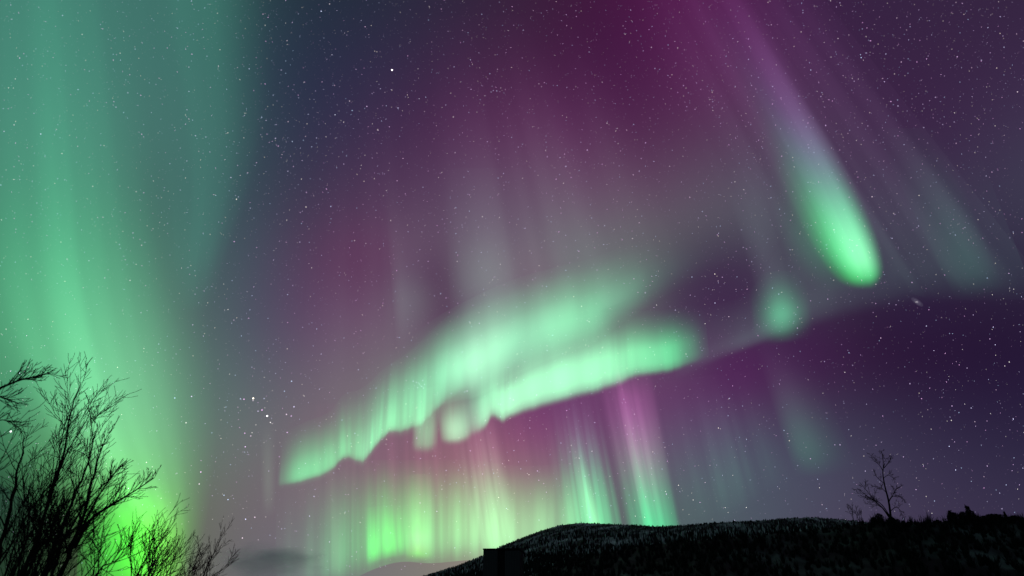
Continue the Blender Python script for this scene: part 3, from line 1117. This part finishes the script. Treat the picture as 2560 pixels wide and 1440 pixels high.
aurora('wide low band of yellowish green aurora along the horizon',
       [(690, 1490), (780, 1490), (860, 1460), (930, 1425), (1000, 1405), (1080, 1408), (1180, 1400), (1300, 1400), (1420, 1370), (1560, 1360)],
       [(690, 1200), (780, 1180), (860, 1160), (930, 1150), (1000, 1150), (1080, 1150), (1180, 1150), (1300, 1165), (1420, 1160), (1540, 1170)],
       [(0, K), (0.1, (52, 84, 62)), (0.22, (52, 136, 78)), (0.32, (56, 164, 80)), (0.42, (68, 180, 84)), (0.52, (80, 182, 96)), (0.66, (104, 192, 118)), (0.82, (112, 190, 122)), (0.95, (40, 90, 60)), (1, K)],
       [(0, 0.2), (0.06, 0.3), (0.16, 0.8), (0.28, 1.0), (0.46, 0.8), (0.66, 0.38), (0.85, 0.1), (1, 0)], 1.2, (34, 0.32, 0.15), nu=70, ragged=(26, 0.14))
aurora('bright yellow green spot low over the horizon left of the hill',
       [(1010, 1402), (1050, 1402), (1095, 1400)], [(1010, 1190), (1050, 1185), (1090, 1190)],
       [(0, K), (0.1, (14, 28, 17)), (0.34, (120, 190, 116)), (0.5, (120, 190, 116)), (0.75, (50, 84, 50)), (0.92, K), (1, K)],
       [(0, (0.0, 0, 0)), (0.05, (0.2, 0.5, 0.05)), (0.12, (0.9, 1.6, 0.5)), (0.24, (1.3, 1.6, 1.2)), (0.36, (0.6, 0.9, 0.6)), (0.6, (0.3, 0.4, 0.3)), (1, (0, 0, 0))], 0.9, (3, 0.25, 0.3), ragged=(4, 0.08))
aurora('row of saturated green pleats left of the bright spot on the horizon',
       [(915, 1418), (950, 1406), (1000, 1394), (1030, 1392)], [(912, 1270), (946, 1265), (990, 1262), (1020, 1262)],
       [(0, K), (0.05, (20, 120, 40)), (0.15, (36, 205, 56)), (0.5, (36, 185, 54)), (0.8, (28, 130, 46)), (1, K)],
       [(0, 0), (0.06, 0.1), (0.2, 1.0), (0.45, 0.7), (0.75, 0.25), (1, 0)], 1.0, (9, 0.5, 0.1))
aurora('slender pale green ray standing left of the pleats',
       [(818, 1450), (842, 1448), (868, 1444)], [(812, 1180), (834, 1180), (858, 1180)],
       [(0, K), (0.2, K), (0.5, (84, 150, 96)), (0.8, K), (1, K)], [(0, 0.1), (0.12, 0.8), (0.35, 1), (0.7, 0.35), (1, 0)], 0.9)
aurora('slender faint ray standing at the left of the low green band',
       [(650, 1290), (672, 1288), (696, 1284)], [(645, 1060), (668, 1055), (692, 1050)],
       [(0, K), (0.2, K), (0.5, (84, 108, 86)), (0.8, K), (1, K)], [(0, 0), (0.15, 0.6), (0.4, 1), (0.8, 0.3), (1, 0)], 0.6)
aurora('dim hooked green ray in the violet sky left of the lone birch',
       [(1985, 1205), (2030, 1205), (2080, 1200), (2150, 1185)], [(1880, 860), (1915, 860), (1960, 860), (2020, 860)],
       [(0, K), (0.1, (40, 40, 40)), (0.3, (190, 190, 190)), (0.55, (190, 190, 190)), (0.8, (90, 90, 90)), (1, K)],
       [(0, (0, 0, 0)), (0.06, (0, 0, 0)), (0.18, (0.02, 0.14, 0.06)), (0.3, (0.04, 0.17, 0.09)), (0.5, (0.05, 0.1, 0.08)), (0.75, (0.04, 0.03, 0.05)), (1, (0, 0, 0))], 0.9)
aurora('faint teal veil of thin rays right of the magenta pair',
       [(1700, 1330), (1770, 1310), (1840, 1290), (1920, 1240), (2000, 1210)], [(1620, 960), (1690, 950), (1760, 940), (1830, 930), (1900, 930)],
       [(0, K), (0.08, (80, 80, 80)), (0.35, (150, 150, 150)), (0.6, (150, 150, 150)), (0.9, (50, 50, 50)), (1, K)],
       [(0, (0, 0, 0)), (0.08, (0.02, 0.06, 0.04)), (0.25, (0.06, 0.22, 0.13)), (0.5, (0.07, 0.13, 0.12)), (0.75, (0.06, 0.04, 0.07)), (1, (0, 0, 0))], 0.7, (13, 0.6, 0.1))
aurora('faint violet rays fading up to the arc right of centre',
       [(1290, 1280), (1350, 1270), (1420, 1250), (1500, 1240)], [(1240, 1030), (1300, 1010), (1370, 995), (1440, 980)],
       [(0, K), (0.1, (80, 80, 80)), (0.5, (130, 130, 130)), (0.9, (80, 80, 80)), (1, K)],
       [(0, (0, 0, 0)), (0.2, (0.03, 0.03, 0.03)), (0.5, (0.08, 0.05, 0.09)), (0.8, (0.05, 0.02, 0.05)), (1, (0, 0, 0))], 0.45, (8, 0.6, 0.1))

# --- fans of fine rays, along the field lines that meet at the magnetic zenith
def along_field(pts, top):
    return [(x + (900 - x) * (y - top) / (y + 1500.0), top) for x, y in pts]


FAN = [(740, 1150), (880, 1040), (1020, 960), (1160, 900), (1300, 850), (1440, 800), (1580, 745), (1720, 690), (1900, 620)]
aurora('wide fan of fine grey violet rays rising from the whole green arc',
       FAN, along_field(FAN, 40),
       [(0, K), (0.08, (60, 60, 60)), (0.23, (112, 112, 112)), (0.3, (45, 45, 45)), (0.36, (45, 45, 45)), (0.42, (125, 125, 125)), (0.6, (130, 130, 130)), (0.76, (115, 115, 115)), (0.84, (60, 60, 60)), (0.94, (50, 50, 50)), (1, K)],
       [(0, (0, 0, 0)), (0.05, (0.06, 0.08, 0.07)), (0.2, (0.18, 0.25, 0.22)), (0.4, (0.14, 0.155, 0.165)), (0.6, (0.09, 0.05, 0.09)), (0.8, (0.03, 0.01, 0.03)), (1, (0, 0, 0))], 0.85, (12, 0.62, 0.25), nu=70, ragged=(9, 0.3))
FAN2 = [(1880, 640), (2020, 640), (2160, 700), (2300, 740), (2440, 750), (2640, 745)]
aurora('faint fan of violet rays across the upper right sky',
       FAN2, along_field(FAN2, -90),
       [(0, K), (0.1, (60, 60, 60)), (0.3, (100, 100, 100)), (0.7, (110, 110, 110)), (1, (90, 90, 90))],
       [(0, (0, 0, 0)), (0.06, (0.03, 0.06, 0.05)), (0.2, (0.08, 0.12, 0.12)), (0.5, (0.10, 0.06, 0.12)), (0.8, (0.08, 0.03, 0.09)), (1, (0.06, 0.02, 0.06))], 1.35, (11, 0.9, 0.3), nu=50, ragged=(8, 0.2))
FAN3 = [(690, 1310), (830, 1320), (980, 1310), (1130, 1290), (1290, 1260), (1440, 1230), (1600, 1200)]
aurora('soft curtain of thin pink rays hanging between the arc and the horizon',
       FAN3, along_field(FAN3, 1010),
       [(0, K), (0.1, (60, 60, 60)), (0.35, (130, 130, 130)), (0.6, (130, 130, 130)), (0.8, (60, 60, 60)), (0.95, K), (1, K)],
       [(0, (0, 0, 0)), (0.15, (0.12, 0.12, 0.09)), (0.4, (0.24, 0.10, 0.13)), (0.7, (0.18, 0.045, 0.10)), (1, (0, 0, 0))], 0.75, (40, 0.9, 0.2), nu=60, ragged=(14, 0.3))

# --- grey rays above the arc
aurora('grey aurora ray with a crisp left side above the star cluster',
       [(990, 900), (1015, 890), (1060, 880), (1110, 870)], [(955, 450), (990, 450), (1050, 450), (1120, 450)],
       [(0, K), (0.08, K), (0.28, (76, 92, 88)), (0.45, (70, 82, 82)), (0.75, (20, 24, 24)), (1, K)],
       [(0, 0), (0.1, 0.3), (0.3, 1.0), (0.5, 0.6), (0.75, 0.15), (1, 0)], 0.6)
aurora('broad grey aurora ray rising from the knot of the arc',
       [(1130, 880), (1190, 860), (1250, 840), (1310, 830)], [(1110, 420), (1170, 420), (1240, 420), (1320, 420)],
       [(0, K), (0.2, (60, 72, 70)), (0.5, (84, 98, 94)), (0.8, (50, 56, 56)), (1, K)],
       [(0, 0), (0.1, 0.7), (0.3, 1.0), (0.6, 0.6), (1, 0)], 0.36)


# ------------------------------------------------------------------ low grey cloud above the horizon
def build_cloud():
    """a ragged scrap of low cloud: an ellipsoid of vapour whose density breaks up towards its rim"""
    D = 22000.0
    k = D / FOC
    m = bpy.data.materials.new('cloud_vapour')
    m.use_nodes = True
    nt = m.node_tree
    nt.nodes.clear()
    L = nt.links.new
    out = nt.nodes.new('ShaderNodeOutputMaterial')
    pv = nt.nodes.new('ShaderNodeVolumePrincipled')
    pv.inputs['Color'].default_value = (0.93, 0.94, 1.0, 1)
    pv.inputs['Anisotropy'].default_value = 0.4
    tc = nt.nodes.new('ShaderNodeTexCoord')
    ln = nt.nodes.new('ShaderNodeVectorMath')
    ln.operation = 'LENGTH'
    L(tc.outputs['Object'], ln.inputs[0])
    nz = nt.nodes.new('ShaderNodeTexNoise')
    nz.inputs['Scale'].default_value = 2.2
    nz.inputs['Detail'].default_value = 4
    L(tc.outputs['Object'], nz.inputs['Vector'])
    m1 = nt.nodes.new('ShaderNodeMath')
    m1.operation = 'MULTIPLY_ADD'
    L(nz.outputs['Fac'], m1.inputs[0])
    m1.inputs[1].default_value = 1.3
    m1.inputs[2].default_value = 0.2
    m2 = nt.nodes.new('ShaderNodeMath')
    m2.operation = 'SUBTRACT'
    L(m1.outputs[0], m2.inputs[0])
    L(ln.outputs['Value'], m2.inputs[1])
    mr = nt.nodes.new('ShaderNodeMapRange')
    mr.interpolation_type = 'SMOOTHSTEP'
    L(m2.outputs[0], mr.inputs['Value'])
    mr.inputs['From Min'].default_value = -0.15
    mr.inputs['From Max'].default_value = 0.6
    mr.inputs['To Min'].default_value = 0.0
    mr.inputs['To Max'].default_value = 0.0007
    L(mr.outputs[0], pv.inputs['Density'])
    L(pv.outputs[0], out.inputs['Volume'])
    v, f = [], []
    n1, n2 = 12, 24
    for i in range(1, n1):
        for j in range(n2):
            th, ph = math.pi * i / n1, 2 * math.pi * j / n2
            v.append((math.sin(th) * math.cos(ph), math.sin(th) * math.sin(ph), math.cos(th)))
    for i in range(n1 - 2):
        for j in range(n2):
            w = (j + 1) % n2
            f.append((i * n2 + j, i * n2 + n2 + j, i * n2 + n2 + w, i * n2 + w))
    f.append(tuple(range(n2)))
    f.append(tuple((n1 - 2) * n2 + j for j in reversed(range(n2))))
    o = mesh_obj('cloud', v, f, m, smooth=True)
    o.location = at_depth(672, 1402, D)
    o.scale = (125 * k, 70 * k, 40 * k)
    tag(o, 'small ragged grey cloud on the horizon between the brown trees and the green band', 'cloud')


build_cloud()


# ------------------------------------------------------------------ stars
R_STAR = 5.0e6


def star_mat(name, tint, gain, lo):
    m = bpy.data.materials.new(name)
    m.use_nodes = True
    nt = m.node_tree
    nt.nodes.clear()
    L = nt.links.new
    out = nt.nodes.new('ShaderNodeOutputMaterial')
    add = nt.nodes.new('ShaderNodeAddShader')
    tr = nt.nodes.new('ShaderNodeBsdfTransparent')
    em = nt.nodes.new('ShaderNodeEmission')
    L(tr.outputs[0], add.inputs[0])
    L(em.outputs[0], add.inputs[1])
    L(add.outputs[0], out.inputs['Surface'])
    g = nt.nodes.new('ShaderNodeNewGeometry')
    wn = nt.nodes.new('ShaderNodeTexWhiteNoise')
    wn.noise_dimensions = '1D'
    L(g.outputs['Random Per Island'], wn.inputs['W'])
    r = ramp(nt, tint, 'LINEAR')
    L(wn.outputs['Value'], r.inputs[0])
    pw = nt.nodes.new('ShaderNodeMath')
    pw.operation = 'POWER'
    L(g.outputs['Random Per Island'], pw.inputs[0])
    pw.inputs[1].default_value = 5.0
    ma = nt.nodes.new('ShaderNodeMath')
    ma.operation = 'MULTIPLY_ADD'
    L(pw.outputs[0], ma.inputs[0])
    ma.inputs[1].default_value = gain
    ma.inputs[2].default_value = lo
    L(r.outputs[0], em.inputs['Color'])
    L(ma.outputs[0], em.inputs['Strength'])
    m.cycles.emission_sampling = 'NONE'
    return m


TINT = [(0.0, (0.5, 0.7, 1.0)), (0.35, (0.75, 0.65, 1.0)), (0.6, (1.0, 0.5, 1.0)), (0.8, (1.0, 0.95, 0.9)), (1.0, (1.0, 0.85, 0.7))]
M_FAINT = star_mat('starlight_faint', TINT, 1.15, 0.07)
M_STAR = star_mat('starlight', TINT, 0.5, 0.8)


def add_star(v, f, x, y, px):
    """a small glowing ball at bearing (x, y); px is its radius in photograph pixels"""
    d = sight(x, y)
    c = EYE + d * R_STAR
    cosa = d.dot(Vector((0, CP, SP)))
    r = R_STAR * px / FOC * cosa
    b = len(v)
    for k2 in ((1, 0, 0), (-1, 0, 0), (0, 1, 0), (0, -1, 0), (0, 0, 1), (0, 0, -1)):
        v.append(c + Vector(k2) * r)
    for t in ((0, 2, 4), (2, 1, 4), (1, 3, 4), (3, 0, 4), (2, 0, 5), (1, 2, 5), (3, 1, 5), (0, 3, 5)):
        f.append(tuple(b + q for q in t))


def build_stars():
    rng = random.Random(404)
    v, f = [], []
    for _ in range(21000):
        x, y = rng.uniform(-60, 2620), rng.uniform(-60, 1440)
        if rng.random() < (y / 1440.0) * 0.55:
            continue
        add_star(v, f, x, y, rng.uniform(0.4, 0.85))
    # denser drifts
    for cx, cy, s, n in [(760, 420, 130, 160), (1440, 400, 45, 40), (1788, 255, 12, 26), (1250, 240, 60, 40), (870, 270, 90, 80), (2260, 180, 150, 120),
                         (680, 1030, 60, 30), (730, 370, 40, 30), (2080, 250, 120, 90), (1790, 700, 60, 30)]:
        for _ in range(n):
            add_star(v, f, rng.gauss(cx, s), rng.gauss(cy, s), rng.uniform(0.5, 1.05))
    tag(mesh_obj('starfield', v, f, M_FAINT), 'countless faint stars scattered over the whole sky', 'stars', kind='stuff')
    v, f = [], []
    B = [(803, 28, 3), (824, 10, 2), (995, 270, 2.4), (623, 172, 2.2), (663, 210, 1.8), (703, 175, 2), (714, 183, 1.7), (591, 498, 2.7), (827, 516, 2.2),
         (49, 145, 2.2), (102, 335, 2.2), (155, 384, 2), (352, 238, 1.9), (354, 613, 2.2), (325, 701, 2), (487, 677, 1.8), (931, 309, 1.9), (945, 326, 2.1),
         (910, 453, 2), (936, 447, 1.7), (1206, 542, 2), (1447, 628, 2.2), (1584, 311, 2.2), (1368, 392, 2), (1400, 394, 1.8), (1468, 375, 2.2),
         (1144, 638, 1.8), (1115, 745, 2), (655, 1025, 2), (645, 1028, 1.7), (610, 998, 2), (601, 997, 1.8), (676, 1056, 2),
         (735, 1017, 2), (729, 953, 2), (718, 872, 2), (803, 885, 2), (785, 1241, 2.2), (855, 1050, 1.6), (1666, 1235, 2.4), (1796, 1070, 2), (1787, 685, 2.4),
         (2027, 175, 2.3), (2153, 144, 2.6), (2245, 265, 2.2), (2393, 142, 2.4), (2510, 118, 1.8), (2492, 170, 2), (2026, 1147, 2), (2112, 931, 2.4), (2100, 1112, 2.2),
         (2087, 1112, 1.7), (2373, 1116, 2.6), (2389, 1175, 2.4), (2468, 1165, 2.2), (2380, 1015, 2.3), (2428, 1020, 2), (2523, 905, 2.4), (2533, 1047, 2.2),
         (2488, 862, 2.2), (2316, 815, 2.2), (2290, 1224, 2), (2366, 955, 2), (2202, 845, 2.2), (1949, 523, 2), (61, 928, 2.2), (70, 918, 1.9), (26, 928, 2.2),
         (49, 933, 2), (437, 995, 2), (479, 991, 2), (366, 1156, 1.9), (321, 1221, 2), (502, 1180, 2.2), (498, 1210, 1.9), (560, 1238, 1.8),
         (570, 1249, 2), (614, 1298, 2.2), (637, 1293, 1.8), (606, 1345, 1.8), (465, 1057, 1.8), (397, 860, 1.8), (395, 881, 1.8), (482, 812, 2), (519, 757, 1.8),
         (719, 806, 1.8), (711, 978, 1.8), (1206, 1185, 1.8), (1088, 1140, 1.7), (1480, 1128, 1.8), (1417, 1026, 1.8), (1302, 1172, 1.7), (1612, 1293, 1.8),
         (1750, 1256, 1.8), (1733, 1250, 1.9), (1715, 885, 2), (2044, 1198, 1.9), (2190, 1113, 1.7), (2290, 755, 1.6), (2240, 762, 1.8), (1947, 735, 2),
         (728, 1040, 1.8), (718, 1081, 1.8), (716, 1036, 1.8), (612, 1083, 1.8), (613, 1117, 1.7), (627, 1090, 1.6), (2330, 1283, 1.8), (2460, 1220, 2), (2160, 1140, 1.7)]
    for x, y, s in B:
        add_star(v, f, x, y, s * (0.7 if x < 760 and y > 930 else 0.46))
    rng = random.Random(9)
    for _ in range(150):
        add_star(v, f, rng.uniform(0, 2560), rng.uniform(0, 1250), rng.uniform(0.5, 0.85))
    tag(mesh_obj('starfield', v, f, M_STAR), 'brighter stars scattered among the faint ones', 'stars', kind='stuff')
    for x, y, s, lab, tint in [
            (980, 175, 2.6, 'brightest star, pinkish white, in the dark sky left of top centre', (1, 0.85, 1)),
            (633, 996, 2.5, 'orange white star at the left of the V shaped group left of the arc', (1, 0.85, 0.65)),
            (668, 1040, 2.4, 'bright white double star below the orange white one', (0.95, 0.97, 1)),
            (27, 1079, 2.8, 'bright white star among the twigs at the left edge', (1, 0.9, 1))]:
        v, f = [], []
        add_star(v, f, x, y, s)
        m = star_mat('starlight_bright', [(0, tint), (1, tint)], 0.0, 1.5)
        tag(mesh_obj('star', v, f, m), lab, 'star')
    c = EYE + sight(1048, 960) * R_STAR
    root = tag(empty('star_cluster', c), 'tight little cluster of stars just above the left half of the green arc', 'star cluster')
    for dx, dy in ((0, 0), (-7, -4), (-12, 4), (9, -9), (13, 1), (6, 6), (3, 3), (-4, 9), (11, 10), (-15, -7), (-2, -3)):
        v, f = [], []
        add_star(v, f, 1048 + dx, 960 + dy, rng.uniform(0.4, 1.1))
        mesh_obj('star', [q - c for q in v], f, M_STAR, root)
    # a distant galaxy: a small soft ellipsoid of faint light, and its brighter core
    c = EYE + sight(2293, 755) * R_STAR
    mg = star_mat('galaxy_glow', [(0, (0.8, 0.75, 1)), (1, (0.8, 0.75, 1))], 0.0, 0.014)
    mc = star_mat('galaxy_core', [(0, (1, 0.9, 1)), (1, (1, 0.9, 1))], 0.0, 0.08)
    root = tag(empty('galaxy', c), 'small fuzzy elongated spot in the dark violet sky below the comet shaped streak', 'galaxy')
    sx = (sight(2303, 762) - sight(2293, 755)).normalized()
    sy = (sight(2288, 762) - sight(2293, 755)).normalized()
    sz = sx.cross(sy)
    for nm, mt, sizes in (('halo', mg, ((13, 5), (8, 3.4))), ('core', mc, ((2.2, 1.8),))):
        v, f = [], []
        for la, lb in sizes:
            b = len(v)
            k2 = R_STAR / FOC
            for i in range(1, 6):
                for j in range(10):
                    th, ph = math.pi * i / 6, 2 * math.pi * j / 10
                    v.append(sx * (la * k2 * math.sin(th) * math.cos(ph)) + sy * (lb * k2 * math.sin(th) * math.sin(ph)) + sz * (lb * k2 * math.cos(th)))
            for i in range(4):
                for j in range(10):
                    q = (j + 1) % 10
                    f.append((b + i * 10 + j, b + i * 10 + q, b + i * 10 + 10 + q, b + i * 10 + 10 + j))
            f.append(tuple(b + j for j in range(10)))
            f.append(tuple(b + 40 + j for j in reversed(range(10))))
        mesh_obj(nm, v, f, mt, root, smooth=True)


build_stars()
